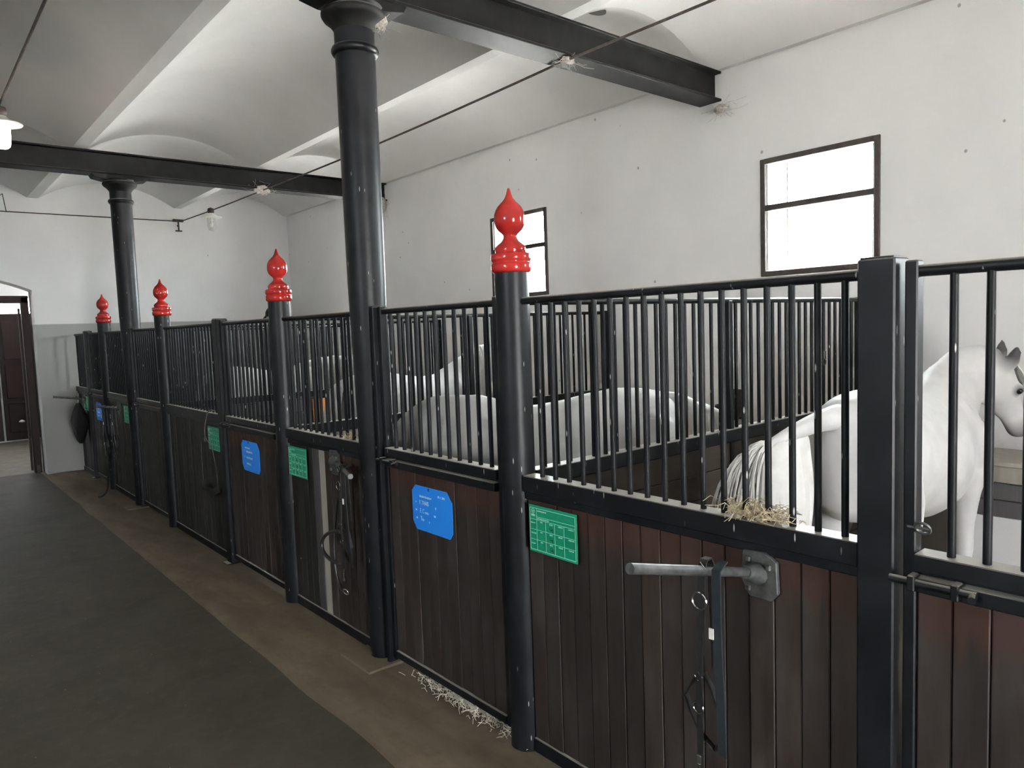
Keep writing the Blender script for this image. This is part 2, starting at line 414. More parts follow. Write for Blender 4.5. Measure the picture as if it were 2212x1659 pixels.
# ---- vaulted ceiling: ribs run along y between the beams
RIBS = [(-4.40, -4.33), (-2.36, -2.22), (-.33, -.19), (1.705, 1.845), (3.765, 3.875), (5.66, 5.72)]
BAYS = [(YB, YC0), (YC0, YC1), (YC1, YC2), (YC2, YE)]
for (r0, r1) in RIBS: b.box2((r0, YB, HC), (r1, YE, HC + .02))
for (y0, y1) in BAYS:
    for i in range(len(RIBS) - 1):
        x0, x1 = RIBS[i][1], RIBS[i + 1][0]; nx, ny = 28, 30; vs = []; fs = []
        for k in range(ny + 1):
            for q in range(nx + 1):
                u = 2 * q / nx - 1; v = 2 * k / ny - 1
                d = (1 - abs(u) ** 2.1)
                rise = .30 + .16 * (1 - abs(v) ** 2.6)
                x = x0 + (x1 - x0) * q / nx; y = y0 + (y1 - y0) * k / ny
                vs.append((x, y, HC + d * rise + .010 * d * mnoise.noise((x * 1.1, y * 1.1, 0))))
        for k in range(ny):
            for q in range(nx): p = k * (nx + 1) + q; fs.append((p, p + 1, p + nx + 2, p + nx + 1))
        b.add(vs, fs)
me = b.mesh('ceiling', M_CEIL, True, angle=12); o = link(bpy.data.objects.new('ceiling', me)); o['kind'] = 'structure'

# ---- windows
def window(n, y0, y1, xin, sgn, portal_rot):
    r = bpy.data.objects.new('window_%d' % n, None); r.location = (xin, (y0 + y1) / 2, WZ0); link(r); r['kind'] = 'structure'
    hw = (y1 - y0) / 2; h = WZ1 - WZ0; d = .045 * sgn; zt = .57
    f = MB()
    for yy in (-hw + .022, hw - .022): f.box((0.012 * sgn, yy, h / 2), (.05, .046, h))
    for zz in (.022, h - .022): f.box((0.012 * sgn, 0, zz), (.052, 2 * hw - .08, .046))
    f.build('window_frame', M_FRAME, r, bevel=.004)
    MB().box((0.012 * sgn, 0, zt), (.05, 2 * hw - .08, .05)).build('transom', M_FRAME, r, bevel=.004)
    e = MB()
    for yy in (-hw + .055, hw - .055): e.box((.02 * sgn, yy, h / 2), (.02, .012, h - .1))
    e.build('sash_edge', M_ENAMEL, r)
    for za, zb in ((.045, zt - .025), (zt + .025, h - .045)):
        MB().box((.03 * sgn, 0, (za + zb) / 2), (.004, 2 * hw - .09, zb - za)).build('pane', M_PANE, r)
    MB().tube([(.2 * sgn, hw - .13, 0), (.2 * sgn, hw - .13, h)], .008, 8).build('outer_bar', M_FRAME, r)
    portal((xin + .43 * sgn, (y0 + y1) / 2, (WZ0 + WZ1) / 2), portal_rot, h, y1 - y0)
for i, (a, c) in enumerate(WINS): window(i + 1, a, c, XW, 1, (0, PI / 2, 0))
for i, (a, c) in enumerate(WINL): window(i + 5, a, c, XL, -1, (0, -PI / 2, 0))
portal((.5, YB - .41, 1.25), (-PI / 2, 0, 0), 1.4, 2.5)

# ---- doorway in the end wall: dark frame, lobby beyond with brown door
r = bpy.data.objects.new('door_1', None); r.location = (.6, YE + .38, 0); link(r); r['kind'] = 'structure'
f = MB(); f.box((1.00, 0, 1.36), (.10, .12, 2.72)); f.box((-1.00, 0, 1.36), (.10, .12, 2.72)); f.box((0, 0, 2.68), (2.1, .12, .11)); f.box((.92, -.03, 1.3), (.03, .05, 2.5))
f.build('door_frame', M_DOORW, r, bevel=.006)
MB().box((1.0, -.07, .06), (.04, .03, .12)).build('hinge', M_FRAME, r)
# lobby
LY1 = 18.1
b = MB(); b.add([(-2.2, YE + .42, 0.002), (2.6, YE + .42, 0.002), (2.6, LY1, 0.002), (-2.2, LY1, 0.002)], [(0, 1, 2, 3)]); struct('floor_lobby', b, M_PAVE)
b = MB(); b.box2((-2.2, LY1, -.4), (1.1, LY1 + .2, 3.6)); b.box2((1.1, LY1, -.4), (2.6, LY1 + .2, 2.64)); b.box2((1.1, LY1, 2.95), (2.6, LY1 + .2, 3.6)); b.box2((2.6, YE + .42, -.4), (2.8, LY1 + .2, 3.6)); b.box2((-2.4, YE + .42, -.4), (-2.2, YE + 1.4, 3.6)); b.box2((-2.4, YE + 2.0, -.4), (-2.2, LY1 + .2, 3.6)); b.box2((-2.4, YE + 1.4, 2.2), (-2.2, YE + 2.0, 3.6)); b.box2((-2.4, YE + 1.4, -.4), (-2.2, YE + 2.0, 1.6))  # unseen side opening added to let daylight into the lobby
struct('wall_lobby', b, M_REVEAL)
b = MB(); b.box2((-2.4, YE + .42, 3.6), (2.8, LY1 + .2, 3.75)); struct('ceiling_lobby', b, M_REVEAL)
portal((-2.41, YE + 1.7, 1.9), (0, -PI / 2, 0), .6, .6)
r = bpy.data.objects.new('door_2', None); r.location = (1.64, LY1 - .05, 0); link(r); r['kind'] = 'structure'
for sg in (-1, 1):
    lf = MB().box((.45 * sg, 0, 1.33), (.86, .06, 2.58)).build('door_leaf', M_DOORW, r)
    for cx in (-.20, .20):
        for z0, z1 in ((.2, .8), (.9, 1.6), (1.7, 2.5)):
            MB().box((.45 * sg + cx, -.035, (z0 + z1) / 2), (.32, .03, z1 - z0)).build('door_panel', M_DOORW, lf, bevel=.012)
MB().lathe([(.05, 0), (.055, .02), (.02, .05)], (0, 0, 0), 14).build('door_knob', M_ENAMEL, r, loc=(.30, -.08, .40))
MB().box((-.03, -.06, 1.05), (.03, .05, .26)).build('door_handle', M_GALV, r)

# ---- yard outside
b = MB(); b.box2((-40, -40, -.5), (XL - .45, 45, -.3)); b.box2((XW + .45, -40, -.5), (46, 45, -.3)); b.box2((XL - .45, -40, -.5), (XW + .45, YB - .7, -.3)); b.box2((XL - .45, LY1 + .4, -.5), (XW + .45, 45, -.3))
struct('ground', b, M_YARD)

# ================================================================== COLUMNS AND BEAMS
def beam(yc, label):
    r = thing('steel_beam', label, 'beam', (0, yc, HB))
    h = HC - HB; L0, L1 = XL + .002, XW + .06
    f = MB(); f.box2((L0, -.114, 0), (L1, .114, .020)); f.build('bottom_flange', M_BEAM, r, bevel=.003)
    f = MB(); f.box2((L0, -.114, h - .02), (L1, .114, h)); f.build('top_flange', M_BEAM, r, bevel=.003)
    f = MB(); f.box2((L0, -.05, .02), (L1, .05, h - .02)); f.build('web', M_BEAM, r)
    return r
beam(YC1, 'nearer black steel roof beam, over the big column, running to the window wall')
beam(YC2, 'far black steel roof beam crossing the whole vault, above the second column')
def column(x, y, label):
    r = thing('iron_column', label, 'column', (x, y, 0))
    sh = [(.088, .0), (.089, .5), (.092, 1.2), (.104, 1.9), (.112, 2.3), (.114, 3.0), (.115, 3.6), (.115, 3.76)]
    MB().lathe(sh, n=36).build('shaft', M_BLACK, r, True)
    MB().lathe([(.113, 3.595), (.128, 3.60), (.136, 3.615), (.137, 3.625), (.13, 3.642), (.113, 3.648)], n=36).build('collar', M_BLACK, r, True, angle=60)
    MB().lathe([(.114, 3.73), (.124, 3.75), (.145, 3.775), (.172, 3.795), (.184, 3.815), (.184, 3.83), (.172, 3.842), (.160, 3.85), (.17, 3.868)], n=36).build('capital', M_BEAM, r, True, angle=50)
    p = MB(); p.prism([(-.30, .046), (-.28, .01), (-.17, -.012), (.17, -.012), (.28, .01), (.30, .046)], -.105, .105)
    o = p.build('saddle_plate', M_BEAM, r, loc=(0, 0, 3.868)); o.rotation_euler = (0, 0, PI / 2)
    MB().box((-.03, -.0, .012), (.37, .36, .02)).build('base_slab', M_KERB, r, bevel=.006)
    return r
column(2.185, YC1, 'big cast-iron column between the two nearest blue name cards, black, rising to the near beam')
column(2.185, YC2, 'slimmer looking far iron column under the far roof beam, between two small red finials')

# ================================================================== STALL FRONTS
BAR_R = .0112
_bar = MB().tube([(0, 0, 0), (0, 0, HT - HM)], BAR_R, 10).mesh('bar', M_BAR, True)
_plank = {}
def plank_mesh(mat, wd, h):
    key = (mat.name, round(wd, 3), round(h, 3))
    if key not in _plank: _plank[key] = MB().box((0, 0, h / 2), (.026, wd, h)).mesh('plank', mat, bevel=.003)
    return _plank[key]
def boards(r, y0, y1, z0, z1, mat, wd=.095, special=None):
    n = max(2, round((y1 - y0) / wd)); w_ = (y1 - y0) / n
    for i in range(n):
        m = mat
        if special and i in special: m = special[i]
        inst(plank_mesh(m, w_ - .003, z1 - z0), 'plank', r, (R.uniform(-.0025, .0025), y0 + w_ * (i + .5), z0))
def bars(r, y0, y1, x=0.0, sp=.0865, first=None, zlow=HM):
    n = int(round((y1 - y0) / sp)); s_ = (y1 - y0) / n
    for i in range(n + 1):
        inst(_bar, 'bar', r, (x, y0 + i * s_, zlow), scale=(1, 1, (HT - zlow) / (HT - HM)))
def fixed_panel(y0, y1, b0, b1, label, special=None, wood=None):
    r = thing('stall_screen', label, 'stall screen', (XF, (y0 + y1) / 2, 0)); yc = (y0 + y1) / 2; a, c = y0 - yc, y1 - yc
    MB().tube([(0, a, HT), (0, c, HT)], .0165, 12).build('top_rail', M_BLACK, r, True)
    bars(r, b0 - yc, b1 - yc)
    f = MB(); f.box2((-.04, a, HM - .075), (.04, c, HM)); f.build('ledge', M_BLACK, r, bevel=.003)
    f = MB(); f.box2((-.026, a, HM - .11), (.03, c, HM - .075)); f.build('lower_lip', M_BLACK, r, bevel=.003)
    boards(r, a + .002, c - .002, .075, HM - .11, wood or M_WOOD, special=special)
    f = MB(); f.box2((-.022, a, .006), (.022, c, .075)); f.build('bottom_rail', M_BLACK, r, bevel=.003)
    return r
def stall_door(y0, y1, b0, b1, label, latch_at_far=True, wood=None, special=None):
    r = thing('stall_door', label, 'stall door', (XF, (y0 + y1) / 2, 0)); yc = (y0 + y1) / 2; a, c = y0 - yc, y1 - yc
    for yy in (a + .017, c - .017):
        MB().box((0, yy, (.05 + HT + .03) / 2), (.045, .034, HT - .02)).build('stile', M_BLACK, r, bevel=.004)
    MB().tube([(0, a + .03, HT), (0, c - .03, HT)], .0165, 12).build('top_rail', M_BLACK, r, True)
    bars(r, b0 - yc, b1 - yc)
    f = MB(); f.box2((-.038, a + .034, HM - .05), (.038, c - .034, HM)); f.build('ledge', M_BLACK, r, bevel=.003)
    f = MB(); f.box2((-.05, a + .034, HM - .105), (-.012, c - .034, HM - .062)); f.box2((-.012, a + .034, HM - .10), (.02, c - .034, HM - .05)); f.build('middle_rail', M_BLACK, r, bevel=.003)
    boards(r, a + .036, c - .036, .10, HM - .105, wood or M_WOOD, special=special)
    f = MB(); f.box2((-.025, a + .034, .055), (.025, c - .034, .10)); f.build('bottom_rail', M_BLACK, r, bevel=.003)
    # long bolt across to the latch post
    s_ = 1 if latch_at_far else -1; e = c if latch_at_far else a
    g = MB().tube([(-.06, e + .02 * s_, HM - .075), (-.06, e - .20 * s_, HM - .075)], .012, 10)
    g.tube([(-.06, e - .19 * s_, HM - .075), (-.10, e - .20 * s_, HM - .075)], .010, 8)
    g.build('latch', M_BLACK, r, True)
    k = MB()
    for yy in (e - .04 * s_, e - .15 * s_): k.box((-.055, yy, HM - .075), (.04, .02, .045))
    k.build('latch_guide', M_BLACK, r, bevel=.003)
    return r
def stall_post(y, label):
    r = thing('stall_post', label, 'post', (XF + .005, y, 0))
    MB().lathe([(.079, .0), (.079, 2.25)], n=32).build('shaft', M_BLACK, r, True)
    pr_ = [(1165, .079), (1150, .088), (1130, .0915), (1075, .0925), (1055, .0905), (1042, .0865), (1030, .0865), (1018, .090), (1000, .0925), (950, .0925), (935, .090), (925, .080),
           (918, .070), (900, .0715), (870, .0725), (848, .069), (820, .059), (798, .048), (775, .039), (750, .033), (725, .031), (700, .033), (680, .041), (655, .052), (625, .061), (590, .067),
           (550, .0705), (505, .0712), (455, .0692), (410, .064), (365, .054), (330, .042), (305, .032), (285, .0255), (255, .018), (220, .0125), (185, .009), (150, .0055), (142, .002)]
    MB().lathe([(r_, 2.245 + (1165 - y_) * .000374) for y_, r_ in pr_], n=40).build('finial', M_RED, r, True, label='turned red onion-shaped finial', angle=50)
    return r
def square_post(y, label, wy=.105, top=2.157):
    r = thing('square_post', label, 'post', (XF, y, 0))
    MB().box((0, 0, top / 2), (.10, wy, top)).build('shaft', M_BLACK, r, bevel=.005)
    MB().box((0, 0, top + .002), (.09, wy - .012, .006)).build('end_cap', M_BLACK, r, bevel=.002)
    MB().box((-.01, 0, .012), (.16, wy, .012)).build('foot_plate', M_BLACK, r, bevel=.002)
    return r
stall_post(YA, 'nearest black round post with red finial, right of the big column')
stall_post(YP2, 'black round post with red finial, just left of the big column')
stall_post(YP3, 'black round post with red finial, just right of the far column')
stall_post(YP4, 'farthest black round post with small red finial, left of the far column')
square_post(.912, 'wide square black post at the right, beside the nearest barred door')
square_post(3.755, 'thin square latch post tucked against the right side of the big column', .035, HT + .03)
square_post(6.465, 'square black post between a green card and a blue card, mid row', .11)
square_post(9.425, 'thin square latch post beside the far iron column', .035, HT + .03)
square_post(12.05, 'last square black post of the row, near the end wall', .11)

fixed_panel(.966, YA - .079, 1.021, 2.385, 'nearest barred boarded panel, with a green card at left and a pipe rack')
fixed_panel(3.98, YP2 - .079, 4.132, 5.018, 'barred boarded panel left of the big column, with one pale upright board', special={6: M_PALE, 7: M_MAUVE, 8: M_WOODG, 9: M_WOODG, 10: M_WOODG})
fixed_panel(6.52, YP3 - .079, 6.60, 8.05, 'barred boarded panel with a string hung from its ledge, mid row', wood=M_WOODG)
fixed_panel(9.67, YP4 - .079, 9.75, 10.8, 'barred boarded panel with headcollars on a rack, just left of the far column', wood=M_WOODG)
fixed_panel(12.11, YE - .005, 12.2, 12.9, 'last barred panel against the end wall, a dark bundle hung on it', wood=M_WOODG)
stall_door(-.42, .845, -.31, .727, 'barred stall door at the right picture edge, beyond the wide square post', True)
stall_door(YA + .085, 3.735, 2.746, 3.628, 'barred stall door between big column and nearest finial, with a large blue card', True)
stall_door(YP2 + .085, 6.405, 5.36, 6.32, 'barred stall door with blue card, second from the big column leftwards', True)
stall_door(YP3 + .085, 9.405, 8.38, 9.32, 'barred stall door without a card, right beside the far column', True, wood=M_WOODG)
stall_door(YP4 + .085, 11.99, 11.13, 11.9, 'far barred stall door with small blue card, left of the farthest finial', True, wood=M_WOODG)

# ---- partitions between the boxes
_pboard = {}
def partition(y, label, upper, lower_boards):
    r = thing('stall_partition', label, 'partition', (XF, y, 0)); L = XW - XF - .01; x0 = .085
    MB().tube([(x0, 0, HT), (L, 0, HT)], .0165, 12).build('top_rail', M_BLACK, r, True)
    f = MB(); f.box2((x0, -.04, HM - .075), (L, .04, HM)); f.build('ledge', M_BLACK, r, bevel=.003)
    n = int((L - x0 - .1) / .0865)
    for i in range(n): inst(_bar, 'bar', r, (x0 + .09 + i * .0865, 0, HM))
    MB().box((L - .025, 0, (HT + .02) / 2), (.05, .05, HT + .02)).build('wall_post', M_BLACK, r, bevel=.004)
    mid = x0 + (L - x0) * .48
    MB().box((mid, 0, (HT) / 2), (.04, .045, HT)).build('mid_post', M_BLACK, r, bevel=.004)
    nb = 8; h = (HM - .08 - .04) / nb
    for i in range(nb):
        for s_, (xa, xb) in enumerate(((x0, mid - .02), (mid + .02, L - .05))):
            m = lower_boards
            if callable(lower_boards): m = lower_boards(i, s_)
            me = MB().box(((xa + xb) / 2, 0, h / 2), (xb - xa, .034, h - .004)).mesh('plank', m, bevel=.003)
            inst(me, 'plank', r, (0, R.uniform(-.002, .002), .04 + i * h))
    return r
partition(YA, 'barred dark partition behind the nearest red-capped post', None, M_DARKB)
partition(YP2, 'barred partition with yellowish boards, behind the post left of the big column', None, lambda i, s: M_YELB if i in (4, 5, 6) and s == 0 else M_PALE)
partition(YP3, 'barred partition with orange-brown board, behind the post right of the far column', None, lambda i, s: M_MAUVE)
partition(YP4, 'farthest barred partition, behind the farthest red-capped post', None, M_DARKB)
# orange replacement board on the third partition
o = MB().box((0, 0, 0), (.30, .02, .27)).build('patch_board', M_ORGB, None, loc=(3.94, YP3 - .03, 1.09), bevel=.003)
tag(o, 'orange board fixed on the third partition, seen between bars left of the big column', 'board')

# ================================================================== CARDS
ROT_CARD = (PI / 2, 0, -PI / 2)          # text lies on the aisle side, read from -x
def strokes(r, x, y, z, length, h, mat, n):
    """unreadably small line of print: a run of letter-sized marks"""
    mb = MB(); t = y; e = y - length
    while t > e + .002:
        wd = R.uniform(.5, .9) * h; mb.box((x, t - wd / 2, z + R.uniform(0, .1) * h), (.0005, wd * .8, h * R.uniform(.6, 1))); t -= wd * 1.15
    return mb
def blue_card(yc, label, main):
    r = thing('name_card', label, 'card', (XF - .017, yc, 1.02)); W_, H_ = .19, .125; c = .035
    pts = [(W_ - c, H_), (W_, H_ - c), (W_, -H_ + c * 1.3), (W_ - c, -H_), (-W_ + c * .8, -H_), (-W_, -H_ + c), (-W_, H_ - c * 1.5), (-W_ + c * 1.3, H_)]
    o = MB().prism(pts, -.002, .001).build('card', M_BLUE, r)
    if main: o.rotation_euler = (0.0, 0, 0)
    x = -.0026
    for body, sz, py, pz, xs in ((('F. THAIS', .034, .118, .022, .72), ('F. C', .036, .116, -.026, .72), ('oma', .024, .066, -.026, .8), ('T', .034, .112, -.068, .72), ('hai', .022, .098, -.068, .8), ('29. 11. 2012', .017, -.062, .082, .8), ('o', .02, .158, .026, .8), ('m', .02, .158, -.020, .8), ('m', .02, .155, -.064, .8), ('K', .016, -.035, .015, .9), ('hd', .018, -.02, -.03, .9), ('h', .016, .03, -.072, .9))
                                 if main else (('F.', .03, .13, .03, .8), ('F.', .03, .13, -.02, .8))):
        text('lettering', body, sz, M_WHITEINK, r, (x, py, pz), ROT_CARD, xs)
    mb = strokes(r, x, .115, .066, .11, .013, M_WHITEINK, 8)
    if not main:
        for zz, ln in ((.035, .12), (-.015, .13), (-.065, .08)): mb.add(*(lambda q: (q.v, q.f))(strokes(r, x, .09, zz, ln, .018, M_WHITEINK, 8)))
    mb.build('small_print', M_WHITEINK, r, kind='stuff')
    MB().tube([(x - .004, .02, .122), (x - .006, .016, .108)], .003, 6).build('nail', M_LEATHER, r)
    return r
blue_card(3.262, 'large blue name card reading F. THAIS on the door right of the big column', True)
blue_card(5.88, 'blue name card on the door left of the second red-capped post', False)
blue_card(11.56, 'smallest blue name card, far down the row beside hanging headcollars', False)
def green_card(yc, label, detail=True):
    r = thing('stall_card', label, 'card', (XF - .036, yc, 1.092)); W_, H_ = .15, .107
    MB().box((.004, 0, 0), (.004, 2 * W_, 2 * H_)).build('card', M_GREEN, r)
    x = .0014; g = MB(); lw = .0016
    def hl(z, a=W_ - .008, c=-W_ + .008, t=lw): g.box((x, (a + c) / 2, z), (.0008, abs(a - c), t))
    def vl(y, a, c, t=lw): g.box((x, y, (a + c) / 2), (.0008, t, abs(a - c)))
    hl(H_ - .013, t=.0028); hl(-H_ + .010, t=.0026); vl(W_ - .006, H_ - .013, -H_ + .01, .0026); vl(-W_ + .008, H_ - .013, -H_ + .01, .0028)
    hl(.056, W_ - .05); hl(.042, W_ - .05); hl(-.004); hl(-.050); hl(.042, W_ - .006, W_ - .05)
    for q in (W_ - .05, .042, -.016, -.074): vl(q, .042 if q < .09 else H_ - .013, -H_ + .01)
    g.build('ruled_lines', M_GREENINK, r)
    mb = strokes(r, x, .095, .083, .058, .007, None, 6)
    for q, ln in (((.095, .048), .075), ((.139, .025), .028), ((.139, -.022), .032), ((.139, -.07), .028)):
        mb.add(*(lambda s_: (s_.v, s_.f))(strokes(r, x, q[0], q[1], ln, .007, None, 6)))
    for row in range(3):
        for cx, ln in ((.078, .018), (.018, .018), (-.038, .026), (-.100, .034)):
            mb.add(*(lambda s_: (s_.v, s_.f))(strokes(r, x, cx, .034 - row * .046, ln, .0065, None, 4)))
    mb.build('small_print', M_GREENINK, r, kind='stuff')
    e = MB().ring((x, .123, .079), .011, .0009, (1, 0, 0), 24, 4)      # emblem: little horse in a ring over a white tab
    e.box((x, .123, .079), (.0007, .011, .005)); e.box((x, .1275, .0835), (.0007, .003, .007)); e.box((x, .1265, .0745), (.0007, .0016, .007)); e.box((x, .119, .0745), (.0007, .0016, .007)); e.box((x, .117, .082), (.0007, .0022, .006))
    e.box((x, .123, .0605), (.0007, .024, .009)); e.build('emblem', M_GREENINK, r)
    s_ = MB()
    for row in range(3):
        s_.ring((x, .008, .016 - row * .046), .008, .0014, (1, 0, 0), 14, 4); s_.box((x, -.002, .008 - row * .046), (.0006, .003, .016)); s_.box((x, .004, .012 - row * .046), (.0006, .014, .003))
    s_.build('ink_marks', M_SMUDGE, r)
    return r
green_card(2.296, 'largest green ruled card, right of the nearest red-capped post')
green_card(4.935, 'green ruled card beside the pale upright board, left of the big column')
green_card(6.71, 'green ruled card beside the mid-row square post, a string hanging before it')
green_card(9.88, 'small green card half hidden by the far iron column')
green_card(12.35, 'farthest thin green card beside the last square post')

# ================================================================== RACKS, HALTERS AND HANGING THINGS
def rack(loc, end, label, plate=True):
    r = thing('halter_rack', label, 'rack', loc); e = Vector(end) - Vector(loc)
    if plate:
        MB().prism([(-.075, -.055), (-.05, -.085), (.03, -.085), (.06, -.03), (.055, .07), (-.03, .075), (-.07, .05)], -.012, .006).build('wall_plate', M_GALV, r, bevel=.003)
        b = MB()
        for yy, zz in ((-.045, .02), (-.045, -.035)): b.lathe([(.011, 0), (.011, .008)], (0, 0, 0), 6); 
        for yy, zz in ((-.045, .03), (.03, -.055), (.03, .045)): b.box((-.018, yy, zz), (.012, .018, .018))
        b.build('bolt', M_GALV, r, bevel=.003)
    MB().tube([Vector((-.005, 0, 0)), e * .12], [.040, .022], 14).build('socket', M_GALV, r, True)
    n_ = 14; t = e.normalized()
    MB().tube([e * .04, e * .5, e, e - t * .002, e - t * .06], [.0165, .0165, .0165, .0125, .0125], 16).build('pipe', M_GALV, r, True)
    return r
rack((2.155, 1.30, 1.151), (1.54, 1.333, 1.308), 'grey steel pipe rack sticking out of the nearest panel, headcollar hung on it')
rack((2.155, 4.366, 1.165), (2.014, 3.89, 1.150), 'dull steel pipe rack folded towards the big column, black headcollar on it')
rack((2.155, 10.30, 1.15), (1.90, 10.33, 1.19), 'small pipe rack with headcollars just left of the far column')
rack((2.155, 12.42, 1.15), (1.742, 12.40, 1.222), 'farthest pipe rack, by the end wall, holding the dark bundle')

def halter(p, label, L=.62, navy=False, wdir=(0, 1, 0), spread=.06):
    """headcollar hung by its crown strap; p = point on the rack pipe; hangs down"""
    r = thing('headcollar', label, 'headcollar', p)
    wd = Vector(wdir); sd = Vector((1, 0, 0)) if abs(wd.y) > .5 else Vector((0, 1, 0))
    def P(a, c, z): return wd * a + sd * c + Vector((0, 0, z))
    # crown strap over the pipe, two long falls
    MB().ribbon([P(-.01, .028, -.34), P(-.005, .026, -.16), P(0, .024, .0), P(0, .012, .022), P(0, -.012, .022), P(0, -.024, 0), P(.004, -.026, -.15), P(.012, -.03, -.38)], .026, wd, .006).build('crown_strap', M_LEATHER, r)
    MB().ribbon([P(-.048, .02, .02), P(-.050, -.022, .0), P(-.052, -.024, -.2), P(-.06, -.022, -.40), P(-.055, -.01, -.56), P(-.05, .0, -L)], .030, wd, .006).build('lead_strap', M_NAVY if navy else M_LEATHER, r)
    MB().ribbon([P(.012, -.02, -.33), P(.02 + spread, -.01, -.44), P(.028, .0, -.56), P(-.02, .01, -.6), P(-.05, .005, -.5), P(-.02, .0, -.40), P(.01, -.005, -.35)], .022, sd, .005).build('nose_strap', M_LEATHER, r)
    MB().ribbon([P(.006, -.03, -.2), P(.01, -.034, -.36), P(.018, -.02, -.52), P(.024, -.012, -L - .02)], .022, wd, .005).build('cheek_strap', M_LEATHER, r)
    ax = sd
    MB().ring(P(.004, -.036, -.105), .026, .0035, ax, 24, 6).build('ring', M_CHROME, r, True)
    MB().ring(P(.022, -.024, -.46), .018, .0032, ax, 20, 6).build('ring', M_CHROME, r, True)
    b = MB().ring(P(0, -.031, .0), .018, .0025, ax, 4, 5); b.box(P(0, -.031, .0), (.004, .03, .004)); b.build('buckle', M_CHROME, r)
    MB().ring(P(.012, -.034, -.35), .014, .0025, ax, 4, 5).build('buckle', M_CHROME, r)
    b = MB().box(P(.025, -.02, -L - .035), (.008, .02, .03)); b.box(P(.025, -.02, -L - .065), (.008, .012, .035)); b.box(P(.025, -.02, -L - .09), (.009, .024, .02)); b.build('snap_hook', M_CHROME, r, bevel=.003)
    MB().box(P(-.035, -.03, -.20), (.004, .016, .034)).build('tag', M_ENAMEL, r)
    return r
halter((1.885, 1.318, 1.236), 'dark headcollar with ring and clip hanging from the nearest pipe rack', .60, True)
h2 = halter((2.075, 4.10, 1.165), 'black leather headcollar with looped noseband hanging left of the big column', .62, False, (0, 1, 0), .10)
MB().tube(bez([(-.03, .02, -.40), (-.06, .28, -.42), (-.06, .36, -.62), (-.05, .02, -.60)], 16), .012, 8).build('noseband_loop', M_LEATHER, h2, True)
MB().tube(bez([(-.02, .05, -.2), (-.02, .2, -.5), (-.02, .16, -.85), (-.02, .0, -.78)], 16), .010, 8).build('chin_loop', M_LEATHER, h2, True)
MB().ring((-.04, -.03, -.77), .02, .004, (1, .3, .4), 16, 6).build('ring', M_CHROME, h2, True)
h3 = halter((1.99, 10.33, 1.172), 'headcollar with long trailing lead rope hanging left of the far column', .72, True)
MB().tube(bez([(-.02, -.02, -.6), (-.03, .0, -.9), (.03, .06, -1.14), (-.12, .14, -1.155)], 16), .012, 8).build('lead_rope', M_LEATHER, h3, True)
halter((2.085, 10.31, 1.158), 'second headcollar on the same far rack, nearer the boards', .58, False)
# dark bundle on last rack
r = thing('hay_net', 'dark oval bundle hanging from the farthest pipe rack', 'net', (2.05, 12.41, 1.16))
b = MB(); prof = []
vs = []; fs = []; nu, nv = 22, 18
for j in range(nv + 1):
    t = j / nv; z = -.06 - .60 * t; rad = .015 + .125 * math.sin(PI * min(1, t * .96 + .02)) ** .8
    for i in range(nu):
        a = 2 * PI * i / nu; rr = rad * (1 + .22 * mnoise.noise((math.cos(a) * 2.5, math.sin(a) * 2.5, z * 9)))
        vs.append((rr * math.cos(a) * .75, rr * math.sin(a) * 1.05, z))
for j in range(nv):
    for i in range(nu): fs.append((j * nu + i, j * nu + (i + 1) % nu, (j + 1) * nu + (i + 1) % nu, (j + 1) * nu + i))
fs.append(tuple(range(nu))[::-1]); fs.append(tuple(nv * nu + i for i in range(nu))); b.add(vs, fs); b.build('bag', M_MATTE, r, True)
MB().tube([(0, 0, -.08), (.02, .0, .03), (-.015, 0, .045), (-.02, 0, 0)], .008, 6).build('cord', M_LEATHER, r, True)
# string with torn black strip on panel 3
r = thing('hanging_string', 'pale string tied to the ledge, holding a torn black strip, before the mid-row square post', 'string', (2.12, 6.70, HM))
MB().tube([(.04, -.03, .02), (.0, -.04, .035), (-.02, .0, .01), (-.025, .09, -.15), (-.02, .11, -.22)], .006, 6).build('cord', M_ROPE, r, True)
MB().tube([(-.02, .11, -.22), (-.01, .26, -.28), (.0, .31, -.45), (.0, .30, -.66)], .0035, 6).build('cord', M_ROPE, r, True)
MB().tube([(-.02, .11, -.22), (-.01, -.03, -.30), (.0, -.08, -.48), (.0, -.10, -.66)], .0035, 6).build('cord', M_ROPE, r, True)
b = MB().ribbon([(.0, .34, -.71), (-.02, .26, -.67), (-.03, .12, -.70), (-.02, -.02, -.71), (0, -.14, -.66)], .06, (0, 0, 1), .008); b.ribbon([(-.01, .14, -.70), (-.01, .07, -.77)], .07, (0, 1, 0), .008); b.build('black_strip', M_LEATHER, r)
MB().ring((-.02, .11, -.24), .025, .007, (1, 0, 0), 12, 6).build('knot', M_ROPE, r, True)

# hay tuft on the near ledge, straw beneath the door
def tuft(name, cx, cy, z, n, sx, sy, sz, mat, ln=.09):
    mb = MB()
    for i in range(n):
        p = Vector((R.gauss(0, sx), R.gauss(0, sy), abs(R.gauss(0, sz)) + .004)); d = Vector((R.gauss(0, .6), R.gauss(0, 1), R.gauss(0, .35))).normalized() * ln * R.uniform(.4, 1)
        q = p + d; q.z = max(q.z, .003); m_ = (p + q) / 2 + Vector((R.gauss(0, .008), R.gauss(0, .008), abs(R.gauss(0, .012)))); mb.tube([p, m_, q], .0013, 3, cap=False)
    o = mb.build(name, mat, None, loc=(cx, cy, z)); o['kind'] = 'stuff'; return o
o = tuft('hay_tuft', XF, 1.315, HM, 420, .022, .055, .018, M_STRAW, .06); o['label'] = 'tuft of dry hay caught on the nearest ledge between the bars'
o = tuft('loose_straw', 2.20, 3.05, .004, 700, .035, .22, .006, M_STRAWP, .06); o['label'] = 'loose straw, whitened as light leaking out under the door with the large blue card'
